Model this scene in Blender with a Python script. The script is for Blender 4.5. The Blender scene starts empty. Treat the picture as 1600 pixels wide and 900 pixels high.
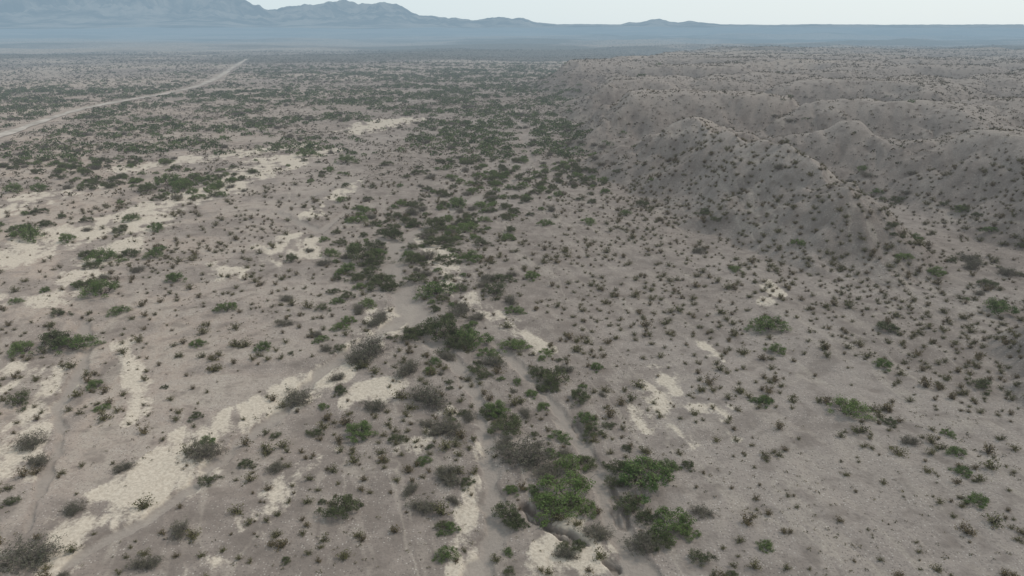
import bpy, math, random
import numpy as np
from mathutils import Vector
random.seed(7); rng=np.random.default_rng(11)
scene=bpy.context.scene
COL=scene.collection
# ------------------------------------------------------------ camera
CH=40.0; PITCH=math.radians(19.8); F=1142.0
cp,sp=math.cos(PITCH),math.sin(PITCH)
cam=bpy.data.cameras.new("camera"); cam.lens=F/1600*36; cam.sensor_width=36
cam.clip_start=0.5; cam.clip_end=200000
co=bpy.data.objects.new("camera",cam); COL.objects.link(co)
co.location=(0,0,CH); co.rotation_euler=(math.pi/2-PITCH,0,0); scene.camera=co

def project(x,y,z):
    dep=y*cp-(z-CH)*sp
    up=y*sp+(z-CH)*cp
    dep=np.where(dep<0.1,0.1,dep)
    return 800+F*x/dep, 450-F*up/dep, dep
def flat(u,v):
    a=(u-800)/F; b=(450-v)/F
    dy=cp+b*sp; dz=-sp+b*cp
    t=-CH/dz
    return a*t, dy*t, F/t
# ------------------------------------------------------------ noise
def _h(i,j,s):
    n=(i.astype(np.int64)*374761393+j.astype(np.int64)*668265263+s*982451653)&0xffffffff
    n=((n^(n>>13))*1274126177)&0xffffffff
    n=(n^(n>>16))&0xffffffff
    return n.astype(np.float64)/4294967295.0
def vn(x,y,s=0):
    xi=np.floor(x);yi=np.floor(y);fx=x-xi;fy=y-yi
    fx=fx*fx*fx*(fx*(fx*6-15)+10);fy=fy*fy*fy*(fy*(fy*6-15)+10)
    a=_h(xi,yi,s);b=_h(xi+1,yi,s);c=_h(xi,yi+1,s);d=_h(xi+1,yi+1,s)
    return (a*(1-fx)+b*fx)*(1-fy)+(c*(1-fx)+d*fx)*fy
def fbm(x,y,o=4,s=0,g=0.5):
    r=np.zeros_like(x);a=1.0;t=0
    for k in range(o):
        cs,sn=math.cos(k*1.1),math.sin(k*1.1)
        r+=a*vn((x*cs-y*sn)*2**k+17.3*k,(x*sn+y*cs)*2**k-9.1*k,s+k);t+=a;a*=g
    return r/t
def sst(a,b,x):
    t=np.clip((x-a)/(b-a),0,1);return t*t*(3-2*t)
# ------------------------------------------------------------ polylines
def segd(x,y,P):
    best=np.full(x.shape,1e18);w=np.zeros(x.shape)
    for (ax,ay,aw),(bx,by,bw) in zip(P[:-1],P[1:]):
        dx,dy=bx-ax,by-ay;L=dx*dx+dy*dy+1e-9
        t=np.clip(((x-ax)*dx+(y-ay)*dy)/L,0,1)
        d=(x-ax-t*dx)**2+(y-ay-t*dy)**2
        m=d<best;best=np.where(m,d,best);w=np.where(m,aw+(bw-aw)*t,w)
    return np.sqrt(best),w
def stroke(pts):
    out=[]
    for u,v,w in pts:
        x,y,s=flat(u,v);out.append((x,y,w/s))
    return out
SAND=[(1.0,[(0,400,50),(80,375,42),(160,350,34),(230,325,30),(330,300,30),(400,265,34),(450,245,30),(520,235,16)]),
 (1.0,[(560,205,24),(610,190,34),(640,186,18)]),
 (.85,[(60,870,54),(150,820,54),(230,770,48),(290,720,42),(320,680,36),(400,640,26),(500,590,28),(550,560,20),(600,520,20),(615,485,26)]),
 (1.0,[(0,740,40),(20,700,30),(70,640,22),(90,600,18),(60,560,18),(0,575,34)]),
 (.9,[(610,600,18),(580,612,28),(550,625,16)]),
 (.32,[(1030,580,22),(1020,630,26),(990,660,22),(1060,690,20)]),
 (.75,[(845,550,16),(820,520,18),(780,500,12),(740,470,16),(700,440,14),(690,400,16),(660,370,10)]),
 (.72,[(330,880,40),(400,820,30),(470,740,22),(520,700,12)]),
 (.75,[(725,900,20),(722,830,14),(738,750,10),(744,690,9)]),
 (.9,[(0,470,22),(90,470,22),(150,430,16)]),(.85,[(0,610,18),(40,590,12)]),(.85,[(190,530,12),(215,600,13),(218,640,12),(200,660,8)]),
 (.55,[(370,420,40),(430,400,45),(450,375,30)]),
 (.35,[(1080,640,14),(1130,640,12),(1150,690,8)]),
 (.9,[(200,262,20),(290,250,26),(380,238,24),(480,225,18)]),(.95,[(0,330,30),(60,310,26),(130,290,20)]),(.95,[(250,330,26),(160,400,28),(120,440,18)]),
 (.35,[(1200,440,10),(1210,460,12),(1190,480,8)]),(.35,[(1100,530,9),(1120,560,9)]),
 (.62,[(700,640,14),(640,700,14),(600,760,14)]),(.6,[(840,880,20),(900,800,14)]),(.5,[(930,860,30),(860,890,30)]),
 (.75,[(480,340,12),(520,310,12),(560,285,10)])]
SAND=[(k,stroke(p)) for k,p in SAND]
WASH=[[(748,930,22),(752,880,18),(772,820,15),(765,740,14),(757,670,13),(745,620,11),(720,580,11),(670,525,16),(645,485,22),(625,450,18),(605,415,17),(620,385,16),(645,365,13),(690,335,11),(730,315,8),(790,290,6),(830,250,5),(815,215,5),(830,200,5),(790,180,3)],
 [(1030,930,18),(1000,890,17),(965,830,16),(945,770,15),(915,700,13),(880,650,11),(840,600,9),(800,565,9),(770,540,9)],
 [(640,490,12),(560,545,10),(500,580,10),(440,640,9),(370,690,9),(300,760,10),(200,830,12),(100,890,14)],
 [(40,830,8),(70,740,9),(98,680,9),(85,640,9),(110,600,8),(140,540,7),(130,500,6)],
 [(820,790,7),(840,808,8),(880,828,8),(920,852,9),(960,890,9)],
 [(540,330,7),(500,360,7),(430,330,7),(520,290,7),(620,260,7)]]
WASH=[stroke(p) for p in WASH]
BANKS=[stroke(p) for p in ([(822,785,5),(840,808,5),(880,828,5),(920,852,5),(955,885,5)],[(895,655,4),(918,690,4),(945,740,4),(962,775,4),(975,815,4)])]
ROAD=[(-90,245),(0,213),(60,192),(120,172),(190,158),(260,147),(310,135),(340,122),(365,105),(386,92)]
RD=[(flat(u,v)[0],flat(u,v)[1],3.0) for u,v in ROAD]
POLY=[(900,-300),(140,20),(82,42),(66,60),(58,76),(62,87),(80,95),(112,101),(114,112),(99,124),(92,140),(95,155),(90,172),(82,186),(70,196),
 (72,184),(77,168),(80,150),(79,138),(74,124),(63,114),(51,121),(42,138),(37,152),(33,172),(29,196),(20,212),(24,222),(50,226),(80,222),(112,218),(80,234),(50,240),(22,242),(18,250),(23,262),(20,290),(26,306),(60,300),(100,288),(140,300),(100,302),(60,316),(26,322),(24,345),(19,380),(40,402),(90,395),(130,408),(80,418),(30,430),(20,470),(10,520),(40,620),(90,760),(200,1000),(300,1400),(900,2500),(3000,2500)]
def polysd(x,y):
    best=np.full(x.shape,1e18);ins=np.zeros(x.shape,bool);n=len(POLY)
    for i in range(n):
        ax,ay=POLY[i];bx,by=POLY[(i+1)%n];dx,dy=bx-ax,by-ay
        t=np.clip(((x-ax)*dx+(y-ay)*dy)/(dx*dx+dy*dy),0,1)
        best=np.minimum(best,(x-ax-t*dx)**2+(y-ay-t*dy)**2)
        if ay!=by:
            c=((ay>y)!=(by>y))&(x<dx*(y-ay)/dy+ax);ins^=c
    d=np.sqrt(best);return np.where(ins,d,-d)
def height(x,y,full=False):
    x=np.asarray(x,float);y=np.asarray(y,float)
    r=np.hypot(x,y)
    d=polysd(x,y)
    farb=sst(400,900,y)
    dd=d+(fbm(x/10,y/10,3,31)-.5)*9+(fbm(x/40,y/40,2,33)-.5)*5+1.0+farb*(fbm(x/160,y/160,3,32)-.5)*160
    t=np.clip(dd/(24+farb*50),0,1.0);ramp=0.65*t+0.35*t*t*(3-2*t)
    k=sst(205,265,y)
    east=sst(88,120,x)*(1-k)
    K=np.maximum(k,east)
    wx=x+26*(fbm(x/55,y/55,3,34)-.5)*2;wy=y+26*(fbm(x/55,y/55,3,36)-.5)*2
    val=np.abs(np.sin(math.pi*((wy*0.90-wx*0.42)/72+.35)))
    val2=np.abs(np.sin(math.pi*((wx*0.75+wy*0.5)/120+.1)))
    g2=np.clip(np.abs(fbm(x/48,y/34,3,37)-.5)*5.5,0,1)
    rel=.80*val+.22*val2+.36*g2
    rel=np.where(rel<.8,rel,.8+.2*(1-np.exp(-(rel-.8)/.2)))
    fac=1-K*(1-(0.02+rel))
    hill=16.5*ramp*fac*(1+k*0.08)
    gul=1-np.clip(np.abs(fbm(x/15,y/15,4,38,.55)-.5)*5,0,1)
    hill-=1.5*gul*gul*sst(.12,.5,ramp*fac)*sst(1200,500,r)*(1-.6*sst(.8,1,ramp*fac))
    hill*=1-0.8*sst(500,1500,r)
    w=sst(350,1200,y)*sst(-250,350,x)
    und=fbm(x/260,y/110,4,41)
    z=hill+w*(und-.5)*28
    wl=sst(350,1500,y)*(1-sst(-250,350,x))
    z+=wl*(fbm(x/300,y/160,3,43)-.5)*17
    far=sst(1200,3500,r)*sst(0,1200,y)
    z+=far*(fbm(x/900,y/500,5,47)-.56)*44
    near=1-sst(200,600,r)
    z+=near*((fbm(x/22,y/22,3,51)-.5)*1.1*sst(20,60,r)+(fbm(x/3.1,y/3.1,3,53)-.5)*.30)
    rd,_=segd(x,y,RD)
    z*=sst(5,90,rd)*0.98+0.02
    wm=np.zeros(x.shape)
    jit=(fbm(x/2.2,y/2.2,3,61)-.5)
    for P in WASH:
        ds,w=segd(x,y,P)
        wm=np.maximum(wm,1-sst(0.6,1.4,(ds+jit*1.7)/w))
    z=z-0.36*wm
    bk=np.zeros(x.shape);brk=sst(.40,.52,fbm(x/3.5,y/3.5,3,65))
    for i,P in enumerate(BANKS):
        bd,_=segd(x,y,P);bk=np.maximum(bk,(1-sst(0.1,.48,np.abs(bd+jit*1.5)))*(1 if i==0 else .6*brk))
    z=z-0.42*bk
    if full: return z,dd,wm,ramp*fac,bk
    return z
def unproject(u,v):
    u=np.asarray(u,float);v=np.asarray(v,float)
    a=(u-800)/F;b=(450-v)/F;dy=cp+b*sp;dz=-sp+b*cp
    tm=np.minimum((CH+2)/np.maximum(-dz,1e-4),20000)
    hit=np.zeros(u.shape,bool);res=tm.copy()
    for i in range(260):
        t2=30+(tm-30)*((i+1)/260)
        X,Y,Z=a*t2,dy*t2,CH+dz*t2
        h=height(X,Y)
        m=(~hit)&(Z<=h);res=np.where(m,t2,res);hit|=m
    X,Y=a*res,dy*res
    return X,Y,height(X,Y)
# ------------------------------------------------------------ materials
def newmat(n):
    m=bpy.data.materials.new(n);m.use_nodes=True;m.node_tree.nodes.clear();return m,m.node_tree
def haze_group():  # distance haze painted into each material as emission, no air volume
    g=bpy.data.node_groups.new("painted_haze","ShaderNodeTree")
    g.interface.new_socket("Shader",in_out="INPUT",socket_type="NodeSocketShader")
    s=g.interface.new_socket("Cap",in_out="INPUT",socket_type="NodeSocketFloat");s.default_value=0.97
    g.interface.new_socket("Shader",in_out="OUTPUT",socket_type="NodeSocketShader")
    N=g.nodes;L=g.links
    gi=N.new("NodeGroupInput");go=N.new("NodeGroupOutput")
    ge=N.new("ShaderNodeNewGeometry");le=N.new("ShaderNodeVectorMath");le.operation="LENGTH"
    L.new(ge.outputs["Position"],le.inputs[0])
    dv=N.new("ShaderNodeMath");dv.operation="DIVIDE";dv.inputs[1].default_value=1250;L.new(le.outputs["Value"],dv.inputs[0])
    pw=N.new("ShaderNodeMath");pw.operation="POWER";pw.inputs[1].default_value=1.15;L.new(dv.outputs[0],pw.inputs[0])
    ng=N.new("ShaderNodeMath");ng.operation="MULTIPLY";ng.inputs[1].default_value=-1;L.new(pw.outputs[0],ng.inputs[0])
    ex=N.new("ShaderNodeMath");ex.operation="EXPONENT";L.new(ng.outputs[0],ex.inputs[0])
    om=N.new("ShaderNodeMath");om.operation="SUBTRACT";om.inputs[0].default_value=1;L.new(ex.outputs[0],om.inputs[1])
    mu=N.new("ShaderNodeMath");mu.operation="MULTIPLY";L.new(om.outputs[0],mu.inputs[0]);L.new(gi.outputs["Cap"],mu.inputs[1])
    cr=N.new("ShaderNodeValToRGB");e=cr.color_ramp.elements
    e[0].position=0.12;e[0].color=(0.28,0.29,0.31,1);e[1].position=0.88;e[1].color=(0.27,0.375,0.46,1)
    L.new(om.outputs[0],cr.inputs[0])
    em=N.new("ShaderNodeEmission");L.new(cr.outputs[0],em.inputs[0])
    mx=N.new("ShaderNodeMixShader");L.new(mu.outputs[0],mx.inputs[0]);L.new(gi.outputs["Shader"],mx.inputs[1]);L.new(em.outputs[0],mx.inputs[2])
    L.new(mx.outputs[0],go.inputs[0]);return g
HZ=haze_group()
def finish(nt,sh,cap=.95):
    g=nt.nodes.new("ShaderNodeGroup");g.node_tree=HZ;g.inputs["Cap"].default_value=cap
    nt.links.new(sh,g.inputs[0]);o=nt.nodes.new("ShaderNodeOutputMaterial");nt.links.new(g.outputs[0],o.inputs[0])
def noise(nt,vec,scale,det=4,rough=.55,dist=0):
    n=nt.nodes.new("ShaderNodeTexNoise");n.inputs["Scale"].default_value=scale;n.inputs["Detail"].default_value=det
    n.inputs["Roughness"].default_value=rough;n.inputs["Distortion"].default_value=dist
    nt.links.new(vec,n.inputs["Vector"]);return n.outputs["Fac"]
def mth(nt,op,a,b=None,clamp=False):
    n=nt.nodes.new("ShaderNodeMath");n.operation=op;n.use_clamp=clamp
    for i,v in enumerate((a,b)):
        if v is None: continue
        if isinstance(v,(int,float)): n.inputs[i].default_value=v
        else: nt.links.new(v,n.inputs[i])
    return n.outputs[0]
def mrange(nt,v,a,b,c=0,d=1):
    n=nt.nodes.new("ShaderNodeMapRange");n.interpolation_type="SMOOTHSTEP"
    nt.links.new(v,n.inputs[0])
    for i,q in zip((1,2,3,4),(a,b,c,d)): n.inputs[i].default_value=q
    return n.outputs[0]
def mixc(nt,f,a,b,mode="MIX"):
    n=nt.nodes.new("ShaderNodeMix");n.data_type="RGBA";n.blend_type=mode
    for s,v in ((n.inputs[0],f),(n.inputs[6],a),(n.inputs[7],b)):
        if isinstance(v,(int,float)): s.default_value=v
        elif isinstance(v,tuple): s.default_value=v+(1,) if len(v)==3 else v
        else: nt.links.new(v,s)
    return n.outputs[2]
def attr(nt,name):
    n=nt.nodes.new("ShaderNodeAttribute");n.attribute_name=name;return n.outputs["Fac"]

def ground_mat():
    m,nt=newmat("desert_ground")
    ge=nt.nodes.new("ShaderNodeNewGeometry");P=ge.outputs["Position"]
    n2=noise(nt,P,.35,3,.6);n3=noise(nt,P,3.2,3,.68)
    vc=nt.nodes.new("ShaderNodeAttribute");vc.attribute_name="soil";base=vc.outputs["Color"]
    base=mixc(nt,mth(nt,"MULTIPLY",mrange(nt,n2,.45,.72),.55),base,(0.355,0.303,0.262))
    base=mixc(nt,mth(nt,"MULTIPLY",mrange(nt,n2,.50,.30),.6),base,(0.185,0.154,0.132))
    base=mixc(nt,mth(nt,"MULTIPLY",mrange(nt,n3,.52,.34),.35),base,(0.155,0.131,0.115))
    vo=nt.nodes.new("ShaderNodeTexVoronoi");vo.inputs["Scale"].default_value=4.0;nt.links.new(P,vo.inputs["Vector"])
    grav=mth(nt,"MULTIPLY",mrange(nt,vo.outputs["Distance"],.36,.14),mrange(nt,n2,.35,.55))
    sep=nt.nodes.new("ShaderNodeSeparateColor");nt.links.new(vo.outputs["Color"],sep.inputs[0])
    gc=mixc(nt,mrange(nt,sep.outputs[0],.3,.8),(0.11,0.095,0.085),(0.56,0.51,0.45))
    base=mixc(nt,mth(nt,"MULTIPLY",grav,.7),base,gc)
    s=mth(nt,"ADD",attr(nt,"silt"),mth(nt,"MULTIPLY",mth(nt,"SUBTRACT",n2,.5),2.0))
    s=mth(nt,"ADD",s,mth(nt,"MULTIPLY",mth(nt,"SUBTRACT",n3,.5),1.1))
    sm=mrange(nt,s,.1,.85)
    sandc=mixc(nt,mrange(nt,n3,.3,.7),(0.47,0.40,0.32),(0.63,0.555,0.455))
    base=mixc(nt,mth(nt,"MULTIPLY",sm,.92),base,sandc)
    wc=mixc(nt,n3,(0.275,0.236,0.203),(0.375,0.327,0.283))
    base=mixc(nt,mth(nt,"MULTIPLY",mrange(nt,mth(nt,"ADD",attr(nt,"wash"),mth(nt,"MULTIPLY",mth(nt,"SUBTRACT",n3,.5),.6)),.25,.9),.88),base,wc)
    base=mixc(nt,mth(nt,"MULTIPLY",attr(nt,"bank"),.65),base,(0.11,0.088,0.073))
    vd=nt.nodes.new("ShaderNodeTexVoronoi");vd.inputs["Scale"].default_value=.22;nt.links.new(P,vd.inputs["Vector"])
    dots=mth(nt,"MULTIPLY",mrange(nt,vd.outputs["Distance"],.45,.2),attr(nt,"farveg"))
    base=mixc(nt,mth(nt,"MULTIPLY",dots,.8),base,(0.045,0.052,0.032))
    b=nt.nodes.new("ShaderNodeBsdfDiffuse");b.inputs["Roughness"].default_value=.6
    nt.links.new(base,b.inputs["Color"])
    bp=nt.nodes.new("ShaderNodeBump");bp.inputs["Strength"].default_value=.75;bp.inputs["Distance"].default_value=.16
    nt.links.new(n3,bp.inputs["Height"]);nt.links.new(bp.outputs[0],b.inputs["Normal"])
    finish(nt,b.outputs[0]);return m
def leaf_mat(name,c1,c2,c3,trans=0,attrtone=None):
    m,nt=newmat(name)
    if attrtone: r=attr(nt,attrtone)
    else:
        oi=nt.nodes.new("ShaderNodeObjectInfo");r=oi.outputs["Random"]
    tc=nt.nodes.new("ShaderNodeTexCoord")
    c=mixc(nt,r,c1,c2)
    if not attrtone:
        n=noise(nt,tc.outputs["Object"],5,1,.6);c=mixc(nt,mrange(nt,n,.42,.68),c,c3)
    b=nt.nodes.new("ShaderNodeBsdfDiffuse");nt.links.new(c,b.inputs["Color"]);sh=b.outputs[0]
    if trans:
        t=nt.nodes.new("ShaderNodeBsdfTranslucent");nt.links.new(c,t.inputs[0])
        mx=nt.nodes.new("ShaderNodeMixShader");mx.inputs[0].default_value=trans
        nt.links.new(b.outputs[0],mx.inputs[1]);nt.links.new(t.outputs[0],mx.inputs[2]);sh=mx.outputs[0]
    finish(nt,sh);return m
def bark_mat(name,c1,c2):
    m,nt=newmat(name);tc=nt.nodes.new("ShaderNodeTexCoord");n=noise(nt,tc.outputs["Object"],9,1)
    c=mixc(nt,n,c1,c2);b=nt.nodes.new("ShaderNodeBsdfDiffuse");nt.links.new(c,b.inputs["Color"])
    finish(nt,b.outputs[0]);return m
M_ground=ground_mat()
M_cre=leaf_mat("creosote_leaf",(0.072,0.078,0.038),(0.120,0.108,0.056),(0.160,0.145,0.074))
M_creb=leaf_mat("creosote_dry_leaf",(0.115,0.088,0.050),(0.155,0.120,0.068),(0.088,0.082,0.046))
M_green=leaf_mat("mesquite_leaf",(0.075,0.120,0.042),(0.125,0.175,0.058),(0.180,0.230,0.090),.25)
M_dark=leaf_mat("mesquite_dark_leaf",(0.060,0.078,0.038),(0.095,0.110,0.052),(0.130,0.142,0.074),.2)
M_grey=leaf_mat("greythorn_leaf",(0.11,0.105,0.078),(0.155,0.138,0.102),(0.09,0.095,0.064))
M_bark=bark_mat("dark_bark",(0.06,0.048,0.038),(0.14,0.115,0.095))
M_dead=bark_mat("weathered_twig",(0.12,0.10,0.085),(0.24,0.21,0.185))
M_farc=leaf_mat("distant_creosote_leaf",(0.060,0.062,0.038),(0.115,0.094,0.060),None,0,"tone")
M_farm=leaf_mat("distant_mesquite_leaf",(0.050,0.072,0.032),(0.098,0.128,0.052),None,0,"tone")
# ------------------------------------------------------------ ground sheet
A=math.radians(46)
th=np.concatenate([-np.geomspace(math.pi,A+.02,40),np.linspace(-A,A,960),np.geomspace(A+.02,math.pi,40)])
rr=[0.5,3,7,12,17,21,25]
r=25.0
while r<70000:
    q=.0042 if r<170 else (.0056 if r<1500 else (.009 if r<9000 else .05))
    r*=1+q;rr.append(r)
rr=np.array(rr)
TH,RR=np.meshgrid(th,rr)
X=(np.sin(TH)*RR).ravel();Y=(np.cos(TH)*RR).ravel()
Z,SD,WM,HF,BK=height(X,Y,True)
nr,nc=TH.shape
idx=np.arange(nr*nc).reshape(nr,nc)
q=np.stack([idx[:-1,:-1],idx[:-1,1:],idx[1:,1:],idx[1:,:-1]],-1).reshape(-1,4)[:,::-1]
def mesh_np(name,V,Fq,mat=None,smooth=True):
    me=bpy.data.meshes.new(name);k=Fq.shape[1]
    me.vertices.add(len(V));me.vertices.foreach_set("co",np.ascontiguousarray(V,dtype=np.float32).ravel())
    me.loops.add(Fq.size);me.loops.foreach_set("vertex_index",Fq.astype(np.int32).ravel())
    me.polygons.add(len(Fq));me.polygons.foreach_set("loop_start",(np.arange(len(Fq))*k).astype(np.int32))
    me.update(calc_edges=True)
    if smooth: me.polygons.foreach_set("use_smooth",np.ones(len(me.polygons),bool))
    if mat: me.materials.append(mat)
    return me
gm=mesh_np("ground",np.stack([X,Y,Z],1),q,M_ground)
def setattr_(me,n,v):
    a=me.attributes.new(n,"FLOAT","POINT");a.data.foreach_set("value",np.ascontiguousarray(v,dtype=np.float32))
R0=np.hypot(X,Y)
sand=np.zeros_like(X)
near=R0<700
xs,ys=X[near],Y[near];sv=np.zeros_like(xs)
for k,P in SAND:
    d,w=segd(xs,ys,P);sv=np.maximum(sv,k*np.clip(1.15-d/w*.62,0,1.0))
sand[near]=sv
U,V_,_=project(X,Y,np.zeros_like(X));U=np.where(Y>5,U,0)
pink=np.clip(sst(660,80,U)*sst(900,500,V_)*.9+sst(250,0,U)*.3,0,1)*(Y>0)*sst(800,350,R0)
Zg=Z.reshape(nr,nc)
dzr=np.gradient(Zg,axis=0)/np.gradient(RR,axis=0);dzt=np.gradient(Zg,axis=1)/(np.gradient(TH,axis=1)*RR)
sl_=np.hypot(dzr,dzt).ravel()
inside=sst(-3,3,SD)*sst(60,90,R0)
n1=fbm(X/28,Y/28,4,101);n4=fbm(X/8.5+6*(fbm(X/19,Y/19,2,111)-.5),Y/8.5,6,103,.6)
# streaks drawn out along the drainage direction
n5=fbm(X/1.5+Y/5,Y/7-X/30,5,121,.6)
rid=fbm(X/9+Y/40,Y/34-X/60+.9*fbm(X/14,Y/14,2,113),5,105,.55)
rill=sst(.022,.003,np.abs(rid-.5))*sst(600,200,R0)
farv=sst(650,1250,R0);farc=sst(450,1000,R0)
nb=fbm(X/420,Y/260,5,107,.6);nb2=fbm(X/110,Y/90,4,109,.6)
def L3(a,b,t): return a*(1-t[:,None])+np.array(b)*t[:,None]
C=np.tile(np.array([0.262,0.220,0.189]),(len(X),1))
C=L3(C,(0.315,0.270,0.236),sst(.35,.65,n1))
C=L3(C,(0.215,0.181,0.156),.6*sst(.52,.36,n4))
C=L3(C,(0.45,0.36,0.29),pink*sst(.38,.6,n4)*.9)
C=L3(C,(0.38,0.308,0.254),pink*.3)
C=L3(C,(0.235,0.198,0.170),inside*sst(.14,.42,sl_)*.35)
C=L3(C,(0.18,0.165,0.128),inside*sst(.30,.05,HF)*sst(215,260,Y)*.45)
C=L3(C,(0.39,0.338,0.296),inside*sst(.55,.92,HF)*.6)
C=L3(C,(0.42,0.365,0.308),.5*(SD<0)*sst(900,300,R0)*sst(.58,.68,n4)*(.25+.75*sst(700,300,U)))
C=L3(C,(0.42,0.365,0.305),.5*rill)
C=L3(C,(0.40,0.345,0.29),.35*sst(.56,.66,n5)*sst(260,120,R0)*(SD<0))
C=L3(C,(0.50,0.42,0.34),farc*sst(.52,.62,nb)*.8)
C=L3(C,(0.47,0.39,0.32),sst(300,600,R0)*sst(.58,.68,nb2)*.7)
C=L3(C,(0.07,0.075,0.055),farc*sst(.50,.42,nb)*.8)
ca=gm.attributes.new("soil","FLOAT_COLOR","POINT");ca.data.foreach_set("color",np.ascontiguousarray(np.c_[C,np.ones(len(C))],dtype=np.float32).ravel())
setattr_(gm,"silt",np.where(sand>.02,np.clip(sand+(n4-.5)*2.8+(n5-.5)*2.4,-2,2),-3)+np.minimum(0,sand-.15)*4)
setattr_(gm,"wash",WM*(1-.6*sst(170,260,R0)))
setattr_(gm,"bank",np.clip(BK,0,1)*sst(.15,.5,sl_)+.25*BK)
setattr_(gm,"farveg",farv)
def add(name,data,kind=None,label=None,cat=None,group=None,parent=None,loc=None,rot=0,scl=1):
    o=bpy.data.objects.new(name,data);COL.objects.link(o)
    if kind:o["kind"]=kind
    if label:o["label"]=label
    if cat:o["category"]=cat
    if group:o["group"]=group
    if parent:o.parent=parent
    if loc is not None:o.location=loc
    o.rotation_euler=(0,0,rot);o.scale=(scl,)*3 if isinstance(scl,(int,float)) else scl
    return o
add("ground",gm,"structure","greyish brown gravelly desert floor with washes and low hills","ground")
# ------------------------------------------------------------ dirt road
def road():
    P=np.array([(a,b) for a,b,_ in RD]);seg=np.r_[0,np.cumsum(np.hypot(*np.diff(P,axis=0).T))]
    s=np.arange(0,seg[-1],3.0);px=np.interp(s,seg,P[:,0]);py=np.interp(s,seg,P[:,1])
    ker=np.ones(15)/15;px2=np.convolve(np.pad(px,7,"edge"),ker,"valid");py2=np.convolve(np.pad(py,7,"edge"),ker,"valid")
    tx,ty=np.gradient(px2),np.gradient(py2);l=np.hypot(tx,ty);nx,ny=-ty/l,tx/l
    V=[];n=7
    rg=fbm(s/9,s*0+1,3,131)-.5
    for k in range(n):
        w=(k/(n-1)-.5)*2*2.2*(1+.1*np.sin(s/23+k)+(.9*rg if k in(0,n-1) else 0))
        xx=px2+nx*w;yy=py2+ny*w;zz=height(xx,yy)+.25+.05*(1-abs(k/(n-1)-.5)*2)
        V.append(np.stack([xx,yy,zz],1))
    V=np.stack(V,1).reshape(-1,3);I=np.arange(len(s)*n).reshape(len(s),n)
    q=np.stack([I[:-1,:-1],I[:-1,1:],I[1:,1:],I[1:,:-1]],-1).reshape(-1,4)
    m,nt=newmat("dirt_road");ge=nt.nodes.new("ShaderNodeNewGeometry")
    n1=noise(nt,ge.outputs["Position"],.12,5,.65);c=mixc(nt,mrange(nt,n1,.35,.65),(0.31,0.275,0.235),(0.54,0.48,0.415))
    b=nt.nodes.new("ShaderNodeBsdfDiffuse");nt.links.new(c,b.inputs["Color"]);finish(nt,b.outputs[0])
    add("dirt_road",mesh_np("dirt_road",V,q,m),"structure","pale unpaved track crossing the scrub plain","road")
road()
# ------------------------------------------------------------ mountains
def mountains():
    sky=[(-1400,-10),(-900,-45),(-500,-30),(-200,-52),(0,-40),(120,-34),(250,-28),(330,-18),(375,-5),(398,8),(415,13),(432,14),(455,8),(470,8),(500,4),(520,1),(535,-1),(548,1),(560,8),(575,7),(600,4),(618,6),(632,12),(642,19),(655,23),(680,25),(700,27),(725,29),(745,31),(760,28),(780,26),(800,28),(818,27),(830,33),(850,36),(870,38),(900,37.5),(970,38),(985,34),(1000,35),(1015,31),(1030,29),(1045,34),(1060,35),(1080,32),(1095,35),(1130,38),(1200,38.5),(1260,37.5),(1400,38.5),(1600,38)]
    NU=1500
    u=np.linspace(-1400,1600,NU);v=np.interp(u,[a for a,_ in sky],[b for _,b in sky])
    v+= ((fbm(u/30,u*0+3,4,71)-.5)*6+(fbm(u/9,u*0+9,3,72)-.5)*5)*np.clip((42-v)/25,0.12,1)
    Yc=17000.;a=(u-800)/F;b=(450-v)/F
    dy=cp+b*sp;dz=-sp+b*cp
    zc=np.maximum(CH+Yc*dz/dy,-30);xc=a/dy*Yc
    n=60;V=[]
    for k in range(n):
        s=k/(n-1);yy=7500+s*13500
        t=np.clip((yy-7500)/(Yc-7500),0,1);f=t**1.7
        if yy>Yc:f=1-((yy-Yc)/4000)**1.2*.9
        xx=xc*(yy/Yc)
        rn=1-np.abs(fbm(xx/1100,xx*0+yy/2600,5,73,.6)-.5)*4
        zz=zc*f*(1+(rn-.75)*1.1*np.sin(math.pi*min(f,1))) -20*(1-f)
        V.append(np.stack([xx,xx*0+yy,zz],1))
    V=np.stack(V,0).reshape(-1,3);I=np.arange(n*NU).reshape(n,NU)
    q=np.stack([I[:-1,:-1],I[:-1,1:],I[1:,1:],I[1:,:-1]],-1).reshape(-1,4)
    m,nt=newmat("mountain_rock");ge=nt.nodes.new("ShaderNodeNewGeometry")
    n1=noise(nt,ge.outputs["Position"],.0012,6,.65);c=mixc(nt,mrange(nt,n1,.4,.6),(0.06,0.065,0.075),(0.38,0.34,0.30))
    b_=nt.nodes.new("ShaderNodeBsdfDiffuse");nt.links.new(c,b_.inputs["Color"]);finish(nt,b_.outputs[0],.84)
    add("mountains",mesh_np("mountains",V,q,m),"structure","hazy blue rugged desert mountain range on the horizon","mountains")
mountains()
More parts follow.
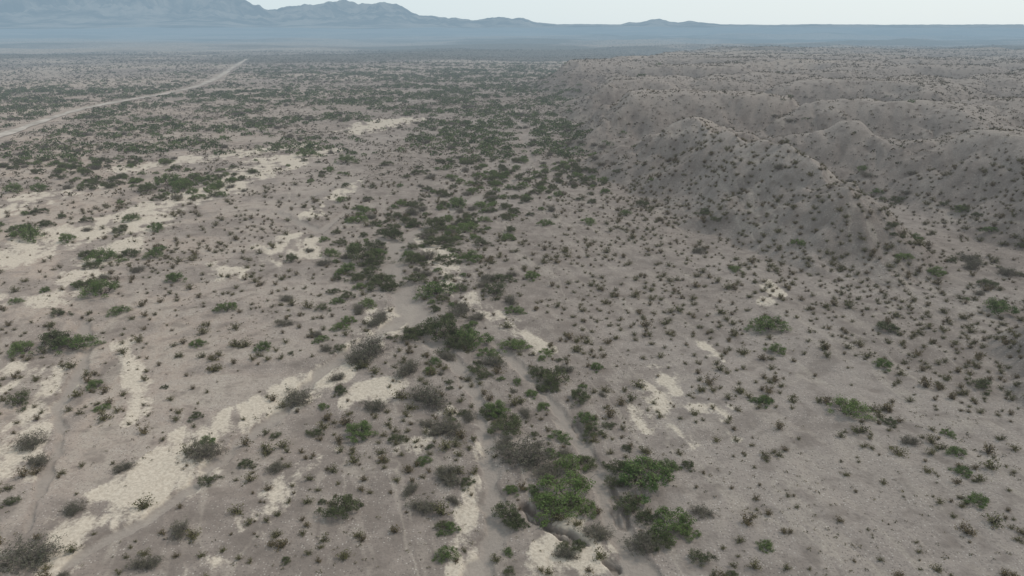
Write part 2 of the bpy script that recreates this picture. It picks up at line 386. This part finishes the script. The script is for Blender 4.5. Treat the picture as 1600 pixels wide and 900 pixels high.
# ------------------------------------------------------------ plants
def tubes(segs):
    V=[];Q=[];o=0
    for pts,rad in segs:
        pts=np.asarray(pts,float);k=len(pts)
        for i in range(k):
            d=pts[min(i+1,k-1)]-pts[max(i-1,0)];d/=np.linalg.norm(d)+1e-9
            a=np.cross(d,[.3,.9,.1]);a/=np.linalg.norm(a)+1e-9;b=np.cross(d,a)
            for j in range(3):
                an=j*2.0944;V.append(pts[i]+rad[i]*(a*math.cos(an)+b*math.sin(an)))
        for i in range(k-1):
            for j in range(3):
                j2=(j+1)%3;Q.append((o+i*3+j,o+i*3+j2,o+(i+1)*3+j2,o+(i+1)*3+j))
        o+=3*k
    return np.array(V),np.array(Q)
def leaves(C,sz,aspect=.5,up=.5,g=rng):
    n=len(C);N=g.normal(size=(n,3));N[:,2]=np.abs(N[:,2])+up;N/=np.linalg.norm(N,axis=1)[:,None]
    T=g.normal(size=(n,3));T-=N*(T*N).sum(1)[:,None];T/=np.linalg.norm(T,axis=1)[:,None];B=np.cross(N,T)
    s=sz*g.uniform(.6,1.3,n)[:,None];T=T*s*.5;B=B*s*.5*aspect
    V=np.stack([C-T,C+B,C+T,C-B],1).reshape(-1,3);return V,np.arange(4*n).reshape(n,4)
def joinm(name,parts):
    Vs=[];Qs=[];mi=[];o=0;mats=[]
    for V,Q,m in parts:
        if m not in mats:mats.append(m)
        Vs.append(V);Qs.append(Q+o);o+=len(V);mi.append(np.full(len(Q),mats.index(m)))
    me=mesh_np(name,np.concatenate(Vs),np.concatenate(Qs),None,False)
    for m in mats:me.materials.append(m)
    me.polygons.foreach_set("material_index",np.concatenate(mi).astype(np.int32));return me
def curve_stem(p0,p1,r0,r1,g,wob=.08,k=4):
    t=np.linspace(0,1,k)[:,None];L=np.linalg.norm(p1-p0)
    P=p0+(p1-p0)*t+g.normal(size=(k,3))*wob*L*np.sin(t*math.pi);P[:,2]+=(np.sin(t*math.pi)*.12*L)[:,0]
    return P,r0+(r1-r0)*t[:,0]
def mesquite_parts(seed,dens=1.0,clumps=46,flatn=.66):
    g=np.random.default_rng(seed);segs=[];L=[]
    lob=g.uniform(.7,1.15,5);ph=g.uniform(0,6.28)
    mains=[]
    for i in range(5):
        an=ph+i*1.2566+g.normal()*.3;e=np.array([math.cos(an)*.38*lob[i],math.sin(an)*.38*lob[i],g.uniform(.15,.32)])
        P,r=curve_stem(np.array([g.normal()*.03,g.normal()*.03,-.06]),e,.03,.018,g);segs.append((P,r));mains.append(e)
    for c in range(clumps):
        an=g.uniform(0,6.28);rad=math.sqrt(g.uniform(.02,1))*(.80+.22*math.sin(2*an+ph)+.18*math.sin(3*an+ph*2))
        top=math.sqrt(max(0,1-min(rad,1)**2))*flatn
        z=max(.07,top*g.uniform(.35,1.0)*g.uniform(.8,1.2)+.03)
        C=np.array([math.cos(an)*rad,math.sin(an)*rad,z])
        m=min(mains,key=lambda q:np.linalg.norm(q-C));P,r=curve_stem(m,C,.012,.004,g,.1);segs.append((P,r))
        for w in range(3):
            tip=C+g.normal(size=3)*np.array([.16,.16,.14])+np.array([0,0,.06]);segs.append(curve_stem(C,tip,.006,.003,g,.05,3))
        n=int(g.uniform(40,100)*dens);cr=g.uniform(.10,.20)
        D=g.normal(size=(n,3));D/=np.linalg.norm(D,axis=1)[:,None];D*=(g.uniform(.25,1.1,n)**.6)[:,None]*cr*np.array([1.2,1.2,.85])
        L.append(C+D)
    L=np.concatenate(L);L=L[L[:,2]>.01]
    return tubes(segs),leaves(L,.07,.5,.4,g)
def dead_parts(seed):
    g=np.random.default_rng(seed);segs=[];L=[]
    for i in range(20):
        an=g.uniform(0,6.28);rad=g.uniform(.3,.95);e=np.array([math.cos(an)*rad,math.sin(an)*rad,g.uniform(.2,.7)*(1.15-rad*.5)])
        segs.append(curve_stem(np.array([0,0,-.05]),e,.018,.008,g))
        for j in range(7):
            b=e*g.uniform(.45,1);t=b+g.normal(size=3)*np.array([.17,.17,.12])+[0,0,.07];segs.append(curve_stem(b,t,.008,.003,g,.1,3))
            for k in range(3):
                t2=t+g.normal(size=3)*.1;segs.append(curve_stem(t*.6+b*.4,t2,.0055,.003,g,.1,3));L.append(t2+g.normal(size=(8,3))*.05)
    L=np.concatenate(L);L=L[L[:,2]>.02]
    return tubes(segs),leaves(L,.062,.5,.4,g)
def creosote_parts(seed,n=270):
    g=np.random.default_rng(seed);segs=[];L=[]
    for i in range(15):
        an=g.uniform(0,6.28);rad=g.uniform(.2,1.0);e=np.array([math.cos(an)*rad,math.sin(an)*rad,g.uniform(.7,1.15)*(1.15-.6*rad)])
        P,r=curve_stem(np.array([0,0,-.08]),e,.026,.008,g,.05,3);segs.append((P,r))
        m=n//15;t=g.uniform(.2,1.05,m)[:,None];L.append(np.array([0,0,-.05])+e*t+g.normal(size=(m,3))*.13)
    L=np.concatenate(L);L=L[L[:,2]>.03]
    return tubes(segs),leaves(L,.18,.5,.4,g)
MESQ=[]
for i,(mat,dens,kind) in enumerate([(M_green,1.15,"green"),(M_green,1.0,"green"),(M_dark,1.0,"dark"),(M_dark,.8,"dark"),(M_green,.85,"green"),(M_dark,1.1,"dark")]):
    (tv,tq),(lv,lq)=mesquite_parts(100+i,dens)
    MESQ.append((mesh_np("mesquite_trunk",tv,tq,M_bark,False),mesh_np("mesquite_crown",lv,lq,mat,False),joinm("mesquite",[(tv,tq,M_bark),(lv,lq,mat)]),kind))
DEAD=[]
for i in range(3):
    (tv,tq),(lv,lq)=dead_parts(200+i)
    DEAD.append((mesh_np("thorn_branches",tv,tq,M_dead,False),mesh_np("thorn_leaves",lv,lq,M_grey,False),joinm("thorn",[(tv,tq,M_dead),(lv,lq,M_grey)]),"grey"))
CREO=[]
for i in range(6):
    (tv,tq),(lv,lq)=creosote_parts(300+i);CREO.append(joinm("creosote",[(tv,tq,M_bark),(lv,lq,M_creb if i in(2,5) else M_cre)]))
BIG=[(1005,757,118,'g'),(880,785,125,'g'),(1048,828,92,'g'),(792,806,60,'d'),(818,722,95,'b'),(893,735,70,'g'),(775,645,50,'g'),(792,672,70,'d'),(702,674,62,'b'),(670,632,82,'b'),(562,680,62,'g'),(530,803,76,'d'),(320,712,66,'b'),(326,756,40,'d'),(465,630,62,'b'),(578,556,76,'b'),(635,585,60,'b'),(690,527,88,'d'),(737,537,78,'g'),(762,556,42,'g'),(803,546,54,'g'),(682,460,72,'g'),(650,440,50,'d'),(598,448,62,'d'),(565,405,70,'d'),(574,478,40,'g'),(772,460,55,'d'),(803,489,36,'g'),(746,582,42,'d'),(868,596,66,'d'),(905,627,52,'d'),(914,661,52,'g'),(850,640,30,'g'),(875,686,40,'g'),(980,798,62,'d'),(1000,858,74,'b'),(40,880,105,'b'),(18,787,36,'d'),(228,886,54,'b'),(280,836,52,'b'),(660,796,52,'b'),(702,752,56,'b'),(690,825,30,'d'),(884,872,42,'b'),(932,838,56,'b'),(60,726,44,'b'),(52,697,60,'b'),(30,631,54,'d'),(150,605,36,'g'),(160,640,30,'g'),(118,800,44,'b'),(120,545,70,'g'),(85,542,72,'d'),(36,550,56,'g'),(160,460,80,'g'),(186,489,40,'g'),(135,450,40,'d'),(45,374,62,'g'),(160,409,60,'g'),(355,485,40,'g'),(310,541,30,'g'),(412,547,36,'g'),(502,534,30,'g'),(92,493,36,'d'),(25,474,30,'g'),(1200,515,72,'g'),(1325,646,78,'g'),(1212,551,38,'g'),(1385,516,46,'d'),(1388,664,30,'d'),(1495,711,40,'g'),(1525,787,46,'g'),(1502,740,36,'g'),(1195,632,36,'g'),(1480,680,28,'g'),(1422,695,36,'b'),(1530,606,50,'d'),(1380,575,40,'g'),(1150,424,28,'g'),(1560,488,60,'g'),
(612,372,48,'d'),(640,350,44,'d'),(680,356,50,'d'),(730,360,48,'g'),(752,385,36,'d'),(684,384,50,'d'),(645,412,44,'d'),(735,408,44,'g'),(785,440,40,'d'),(700,436,30,'d'),(580,428,40,'d'),(556,392,40,'g'),(585,388,44,'d'),(560,348,36,'g'),(720,490,50,'b'),(660,520,46,'d'),(700,505,40,'d'),(840,590,40,'d'),(852,742,60,'b'),(790,700,48,'b'),(640,770,40,'b'),(745,500,36,'b'),(700,560,40,'b'),(585,640,44,'b'),(960,760,44,'d'),(915,730,46,'d'),(1030,850,60,'d'),(910,800,60,'g'),(850,790,56,'g'),(430,735,40,'b'),(385,728,32,'d'),(490,680,30,'d'),(430,683,28,'d'),(620,690,34,'d'),(265,290,60,'g'),(285,296,50,'g'),(330,285,40,'g'),(230,300,40,'d'),(245,360,36,'g'),(205,345,34,'g'),(480,245,40,'g'),(540,255,40,'g'),(755,325,40,'g'),(715,325,44,'g'),(650,325,40,'d'),(700,345,30,'g'),(20,300,40,'g'),(60,298,36,'g'),(1180,628,24,'g'),(845,610,30,'d'),(1460,430,36,'g'),(1410,405,36,'g'),
(715,545,60,'d'),(770,572,44,'b'),(640,530,50,'d'),(860,608,48,'d'),(925,680,44,'d'),(1075,836,44,'g'),(1010,815,50,'d'),(960,735,50,'d'),(1040,735,50,'g'),(765,650,44,'d'),(610,455,40,'d'),(590,415,50,'d'),(666,405,40,'b'),(700,380,44,'d'),(720,455,36,'d'),(700,745,44,'b'),(735,655,34,'b'),(560,565,50,'b')]
bu=np.array([b[0] for b in BIG],float);bv=np.array([b[1] for b in BIG],float)
bx,by,bz=unproject(bu,bv)
plants=[]
for i,b in enumerate(BIG):
    dep=by[i]*cp-(bz[i]-CH)*sp;plants.append((bx[i],by[i],bz[i],b[2]*.47*dep/F,b[3]))
NB=len(plants)
def fringe():
    out=[]
    for P,lo,hi,step,amp in ((WASH[0],40,330,1.3,1.0),(WASH[1],42,100,1.3,.9),(WASH[2],50,95,3.2,.6)):
        Q=np.array(P);seg=np.r_[0,np.cumsum(np.hypot(*np.diff(Q[:,:2],axis=0).T))]
        for s in np.arange(0,seg[-1],step):
            x=np.interp(s,seg,Q[:,0]);y=np.interp(s,seg,Q[:,1]);w=np.interp(s,seg,Q[:,2])
            if y<lo or y>hi: continue
            x2=np.interp(s+1,seg,Q[:,0]);y2=np.interp(s+1,seg,Q[:,1]);tx,ty=x2-x,y2-y;l=math.hypot(tx,ty)+1e-6
            dens=amp*(1.8 if 92<y<330 else .95)
            for side in (-1,1):
                if random.random()<dens*.5 or (dens>1 and random.random()<.35):
                    off=w*1.1+abs(random.gauss(0,1))*(3.6 if y<95 else 5+y*.03)+.4
                    R=random.uniform(.5,1.2) if y<92 else random.uniform(.8,2.0)
                    out.append((x-ty/l*side*(off+R*.4),y+tx/l*side*(off+R*.4),R,'gdb'[random.choices((0,1,2),(.34,.40,.26) if y<120 else (.45,.46,.09))[0]]))
    return out
FR=fringe();fxy=np.array([(a,b) for a,b,_,_ in FR])
hz,_,hw,_,_=height(fxy[:,0],fxy[:,1],True)
for (a,b_,R,t),zz,ww in zip(FR,hz,hw):
    if ww>.4: continue
    if any((a-q[0])**2+(b_-q[1])**2<(q[3]*.75+R*.3)**2 for q in plants): continue
    plants.append((a,b_,zz,R,t))
def cand(cell,r0,r1,half=math.radians(41)):
    n=int(r1/cell)+1
    gx,gy=np.meshgrid(np.arange(-int(r1*math.sin(half)/cell)-1,int(r1*math.sin(half)/cell)+2),np.arange(0,n))
    x=(gx.ravel()+rng.uniform(-.6,.6,gx.size))*cell;y=(gy.ravel()+rng.uniform(-.6,.6,gx.size))*cell
    r=np.hypot(x,y);k=(r>r0)&(r<r1)&(np.abs(np.arctan2(x,y))<half)
    return x[k],y[k]
def blob(u,v,L):
    r=np.zeros_like(u)
    for cu,cv,ru,rv,s in L:
        r=np.maximum(r,s*np.exp(-(((u-cu)/ru)**2+((v-cv)/rv)**2)))
    return r
MB=[(640,370,70,40,1),(600,410,40,40,.9),(690,330,90,30,1.2),(760,300,110,30,1.5),(840,275,90,26,1.6),(790,240,110,38,1.5),(760,190,130,40,1.5),(720,150,160,25,1.3),(850,215,60,40,1.3),
 (250,290,190,22,1.2),(60,250,220,24,1.1),(250,230,260,24,1.1),(480,240,120,28,1),(150,190,280,18,1.3),(420,185,170,18,1),(200,150,320,14,1.2),(20,165,150,15,1.4),(600,160,140,14,1),
 (60,360,90,20,.6),(130,470,70,25,.45),(200,400,60,30,.4),(1240,190,60,9,1.2),(1400,340,60,50,.5),(1300,270,50,30,.4),(1550,340,60,40,.4),(1500,430,90,30,.45),(870,150,40,25,1),(700,480,80,60,.5),(860,660,70,110,.5),(730,620,80,70,.45),(660,780,120,90,.3),(960,820,70,60,.4),(1300,160,200,8,.6),(700,115,300,10,.9)]
x,y=cand(3.6,40,1150)
z,sd,wm,hf,_=height(x,y,True);u,v,dp=project(x,y,z)
p=blob(u,v,MB)*.62*(.10+2.0*sst(.41,.59,fbm(x/16,y/16,3,81)))+.010
p=np.where(wm>.5,0,p);p*=np.where((sd>3)&(hf>.4),.2,1)
p+=np.where((sd>3)&(hf<.28)&(y>130),.30*sst(.28,.08,hf),0)
rd,_=segd(x,y,RD);p=np.where(rd<7,0,p)
k=rng.uniform(size=len(x))<p
NP=len(plants)
for a,b_,c,uu,vv in zip(x[k],y[k],z[k],u[k],v[k]):
    if b_<260 and any((a-q[0])**2+(b_-q[1])**2<(q[3]*.9)**2 for q in plants[:NP]):continue
    R=random.uniform(.9,2.2)*(1.0 if b_>110 else .55)
    t=random.choices("gdb",((.28,.32,.40) if b_<95 else (.44,.45,.11)) if uu<950 else (.30,.42,.28))[0]
    plants.append((a,b_,c,R,t))
print("mesquites",len(plants),NP-NB)
def creo(cell,r0,r1):
    x,y=cand(cell,r0,r1);z,sd,wm,hf,_=height(x,y,True);u,v,dp=project(x,y,z)
    base=.14+.78*sst(.41,.62,.6*fbm(x/13,y/13,3,85)+.4*fbm(x/4.5,y/4.5,2,87))
    hill=sst(-4,6,sd);base=base*(1-.5*hill)+hill*.92
    base-=hill*sst(.7,.95,hf)*.55
    neg=blob(u,v,[(480,420,130,80,.75),(800,370,90,40,.5),(900,400,100,70,.35),(1000,560,90,60,.5),(1250,830,220,90,.75),(1100,720,60,60,.4),(560,600,60,50,.4),(200,560,60,60,.3),(50,400,120,60,.7),(380,600,60,40,.45),(1150,580,70,60,.35),(1400,800,120,60,.3),(620,480,60,80,.5)])
    base*=1-neg
    sv=np.zeros_like(x)
    for kk,P in SAND:
        d,w=segd(x,y,P);sv=np.maximum(sv,kk*np.clip(1.25-d/w,0,1))
    base*=1-.7*np.clip(sv,0,1);base=np.where(wm>.3,0,base)
    rd,_=segd(x,y,RD);base=np.where(rd<5,0,base)
    pos=blob(u,v,[(1030,480,30,60,.45),(1540,560,90,90,.4),(1450,470,120,50,.4),(740,640,150,200,.15)]);base+=pos
    k=rng.uniform(size=len(x))<base
    x,y,z,u,sd=x[k],y[k],z[k],u[k],sd[k]
    s=rng.lognormal(-.70,.42,len(x))
    s*=np.where(blob(u,project(x,y,z)[1],[(1250,830,260,90,1)])>.4,.75,1)
    return x,y,z,np.clip(s,.18,1.15)
c1=creo(1.5,38,200);c2=creo(1.8,200,480);c2b=creo(2.8,480,800);c3=creo(4.2,800,1350)
c2b=(*c2b[:3],c2b[3]*1.35);c3=(*c3[:3],c3[3]*1.8)
cx,cy,cz,cs=c1
PL=np.array([(q[0],q[1],q[3]) for q in plants if q[1]<200])
keep=np.ones(len(cx),bool)
for a,b_,R in PL:
    keep&=~((cx-a)**2+(cy-b_)**2<(R*.7)**2)
cx,cy,cz,cs=cx[keep],cy[keep],cz[keep],cs[keep]
fx,fy,fz,fs=[np.concatenate(t) for t in zip(c2,c2b,c3)]
print("creosotes",len(cx),"far",len(fx))
def infr(x,y,z):
    u,v,d=project(x,y,z);return (u>-5)&(u<1605)&(v>-5)&(v<915),d
ok,d=infr(cx,cy,cz);ap=np.where(ok,cs/d,0);order=np.argsort(-ap);top=order[:300];rest=order[300:]
cid=rng.integers(0,6,len(cx))
GC="creosote bushes scattered over the desert floor"
proto={}
for n,i in enumerate(top):
    m=int(cid[i]);dry=m in(2,5);big=cs[i]>.6
    lab=("dry brownish" if dry else "olive green")+(" rounded creosote bush" if big else " small creosote bush")+" on bare gravelly soil"
    o=add("creosote_bush",CREO[m],None,lab,"bush",GC,None,(cx[i],cy[i],cz[i]-.02),random.uniform(0,6.28),float(cs[i])*random.uniform(.92,1.08))
    o.scale.z*=random.uniform(.8,1.1);proto.setdefault(m,o)
def scatter(name,pts,rot,scl,ids,objs,label,cat):
    me=bpy.data.meshes.new(name);me.vertices.add(len(pts));me.vertices.foreach_set("co",np.ascontiguousarray(pts,dtype=np.float32).ravel())
    for nme,val,ty in (("rot",rot,"FLOAT"),("scl",scl,"FLOAT"),("pick",ids,"INT")):
        a=me.attributes.new(nme,ty,"POINT");a.data.foreach_set("value",np.ascontiguousarray(val,dtype=np.int32 if ty=="INT" else np.float32))
    o=add(name,me,"stuff",label,cat)
    t=bpy.data.node_groups.new(name+"_nodes","GeometryNodeTree")
    t.interface.new_socket("Geometry",in_out="INPUT",socket_type="NodeSocketGeometry");t.interface.new_socket("Geometry",in_out="OUTPUT",socket_type="NodeSocketGeometry")
    N=t.nodes;L=t.links;gi=N.new("NodeGroupInput");go=N.new("NodeGroupOutput");j=N.new("GeometryNodeJoinGeometry")
    for ob in objs:
        oi=N.new("GeometryNodeObjectInfo");oi.inputs["Object"].default_value=ob;oi.inputs["As Instance"].default_value=True;L.new(oi.outputs["Geometry"],j.inputs[0])
    ip=N.new("GeometryNodeInstanceOnPoints");ip.inputs["Pick Instance"].default_value=True
    L.new(gi.outputs[0],ip.inputs["Points"]);L.new(j.outputs[0],ip.inputs["Instance"])
    def na(n,ty):
        q=N.new("GeometryNodeInputNamedAttribute");q.data_type=ty;q.inputs["Name"].default_value=n;return [s for s in q.outputs if s.enabled and s.name=="Attribute"][0]
    L.new(na("pick","INT"),ip.inputs["Instance Index"]);L.new(na("scl","FLOAT"),ip.inputs["Scale"])
    cb=N.new("ShaderNodeCombineXYZ");L.new(na("rot","FLOAT"),cb.inputs[2]);er=N.new("FunctionNodeEulerToRotation");L.new(cb.outputs[0],er.inputs[0]);L.new(er.outputs[0],ip.inputs["Rotation"])
    L.new(ip.outputs[0],go.inputs[0]);md=o.modifiers.new("scatter","NODES");md.node_group=t;return o
def merged(name,pts,R,nl,lsz,flatn,mat,label,cat):
    g=np.random.default_rng(77);n=len(pts)
    D=g.normal(size=(n,nl,3));D/=np.linalg.norm(D,axis=2)[...,None];D*=g.uniform(.3,1,(n,nl,1))**.5
    D[...,2]=np.abs(D[...,2])*flatn+.06
    C=(pts[:,None,:]+D*R[:,None,None]).reshape(-1,3)
    V,Q=leaves(C,1.0,.75,.35,g);V=V.reshape(-1,4,3);V=C[:,None,:]+(V-C[:,None,:])*(np.repeat(R,nl)*lsz)[:,None,None]
    me=mesh_np(name,V.reshape(-1,3),Q,mat,False)
    tone=np.clip(np.repeat(g.uniform(0,1,n),nl)+g.normal(size=n*nl)*.2,0,1)
    setattr_(me,"tone",np.repeat(tone,4));add(name,me,"stuff",label,cat)
P=np.stack([cx[rest],cy[rest],cz[rest]-.02],1)
scatter("creosote_scrub",P,rng.uniform(0,6.28,len(P)),cs[rest],rng.integers(0,6,len(P)),[proto[k] for k in sorted(proto)],"low olive creosote scrub covering the desert plain and hills","bushes")
merged("distant_creosote_scrub",np.stack([fx,fy,fz-.02],1),fs,10,.62,.75,M_farc,"far-off low olive creosote scrub on plain and hills","bushes")
pa=np.array([q[:4] for q in plants]);ok,d=infr(pa[:,0],pa[:,1],pa[:,2]);ap=np.where(ok,pa[:,3]/d,0)
order=np.argsort(-ap);mp={}
cnt={"m":0,"b":0};restm=[];restb=[]
for n,i in enumerate(order):
    x_,y_,z_,R,t=plants[i]
    if t=='b':
        key="b"
        if cnt[key]>=200 or ap[i]==0: restb.append(i);continue
    else:
        key="m"
        if cnt[key]>=300 or ap[i]==0: restm.append(i);continue
    cnt[key]+=1
    if t=='b': vi=random.randrange(3);M=DEAD[vi];nm="thorn_shrub";parts=("branch","foliage");gl="grey thorny shrubs along the dry washes";cat="shrub"
    else: vi=random.choice([0,1,4] if t=='g' else [2,3,5]);M=MESQ[vi];nm="mesquite_tree";parts=("trunk","crown");gl="mesquites growing along the dry washes";cat="tree"
    if t=='b': lab=("large" if R>1.7 else "small")+" grey brown half-bare thorny shrub on sandy soil"
    elif t=='g': lab=("broad bright green mesquite" if R>1.8 else "small bright green mesquite shrub")+" beside a dry wash"
    else: lab=("broad dark olive mesquite" if R>1.8 else "small dark olive mesquite shrub")+" on gravelly ground"
    sc=(R*random.uniform(.95,1.15),R*random.uniform(.8,1.05),R*random.uniform(.75,1.05));rt=random.uniform(0,6.28);loc=(x_,y_,z_-.03)
    if n<130:
        e=add(nm,None,None,lab,cat,gl,None,loc,rt,sc);e.empty_display_size=.5
        add(parts[0],M[0],parent=e);add(parts[1],M[1],parent=e)
    else:
        o=add(nm,M[2],None,lab,cat,gl,None,loc,rt,sc);mp.setdefault((key,vi),o)
print(cnt,len(restm),len(restb),sorted(mp))
restm+=[i for i in restb if plants[i][1]>230];restb=[i for i in restb if plants[i][1]<=230]
nearm=[i for i in restm if plants[i][1]<=230];farm=[i for i in restm if plants[i][1]>230]
for key,rs,nm,lab,c in (("m",nearm,"mesquite_thicket","dense dark green mesquite growth lining distant washes","trees"),("b",restb,"thorn_scrub","grey thorny scrub scattered among mesquites","shrubs")):
    ob=[mp[k] for k in sorted(mp) if k[0]==key]
    if not rs or not ob: continue
    P=np.array([(plants[i][0],plants[i][1],plants[i][2]-.03) for i in rs])
    scatter(nm,P,rng.uniform(0,6.28,len(P)),np.array([plants[i][3] for i in rs]),rng.integers(0,len(ob),len(P)),ob,lab,c)
P=np.array([(plants[i][0],plants[i][1],plants[i][2]-.03) for i in farm])
merged("distant_mesquite_thicket",P,np.array([plants[i][3] for i in farm])*1.1,60,.30,.6,M_farm,"far-off dark green mesquite growth lining washes","trees")
x,y=cand(.85,40,170);z,sd,wm,_,_=height(x,y,True)
k=rng.uniform(size=len(x))<(.05+.45*sst(.5,.68,fbm(x/7,y/7,3,91)));k&=wm<.4
P=np.stack([x[k],y[k],z[k]],1);print("weeds",len(P))
M_weed=leaf_mat("dry_weed_blade",(0.085,0.080,0.048),(0.19,0.162,0.108),None,0,"tone")
merged("dry_weeds",P,rng.uniform(.08,.27,len(P)),9,.6,.7,M_weed,"sparse dry weeds dotting the gravelly ground","weeds")
# ------------------------------------------------------------ light
EL=math.radians(54);AZ=math.radians(72)
w=bpy.data.worlds.new("World");scene.world=w;w.use_nodes=True;nt=w.node_tree
bg=nt.nodes["Background"];sk=nt.nodes.new("ShaderNodeTexSky");sk.sky_type="NISHITA";sk.sun_disc=False
sk.sun_elevation=EL;sk.sun_rotation=AZ;sk.air_density=1.0;sk.dust_density=1.0;sk.ozone_density=1.0
tc=nt.nodes.new("ShaderNodeTexCoord");sx=nt.nodes.new("ShaderNodeSeparateXYZ");nt.links.new(tc.outputs["Generated"],sx.inputs[0])
veil=mrange(nt,sx.outputs[2],0.0,.5,.85,.7)
side=mrange(nt,sx.outputs[0],-.6,.5,0,1)
vc=mixc(nt,side,(6.6,7.8,8.4),(7.9,8.7,8.9))
nt.links.new(mixc(nt,veil,sk.outputs[0],vc),bg.inputs[0]);bg.inputs[1].default_value=.105
sl=bpy.data.lights.new("sun","SUN");sl.energy=1.75;sl.angle=math.radians(9);sl.color=(1,.93,.85)
so=bpy.data.objects.new("sun",sl);COL.objects.link(so)
s=Vector((math.sin(AZ)*math.cos(EL),math.cos(AZ)*math.cos(EL),math.sin(EL)));so.rotation_euler=s.to_track_quat('Z','Y').to_euler()
scene.view_settings.view_transform='Standard';scene.view_settings.look='None';scene.view_settings.exposure=0
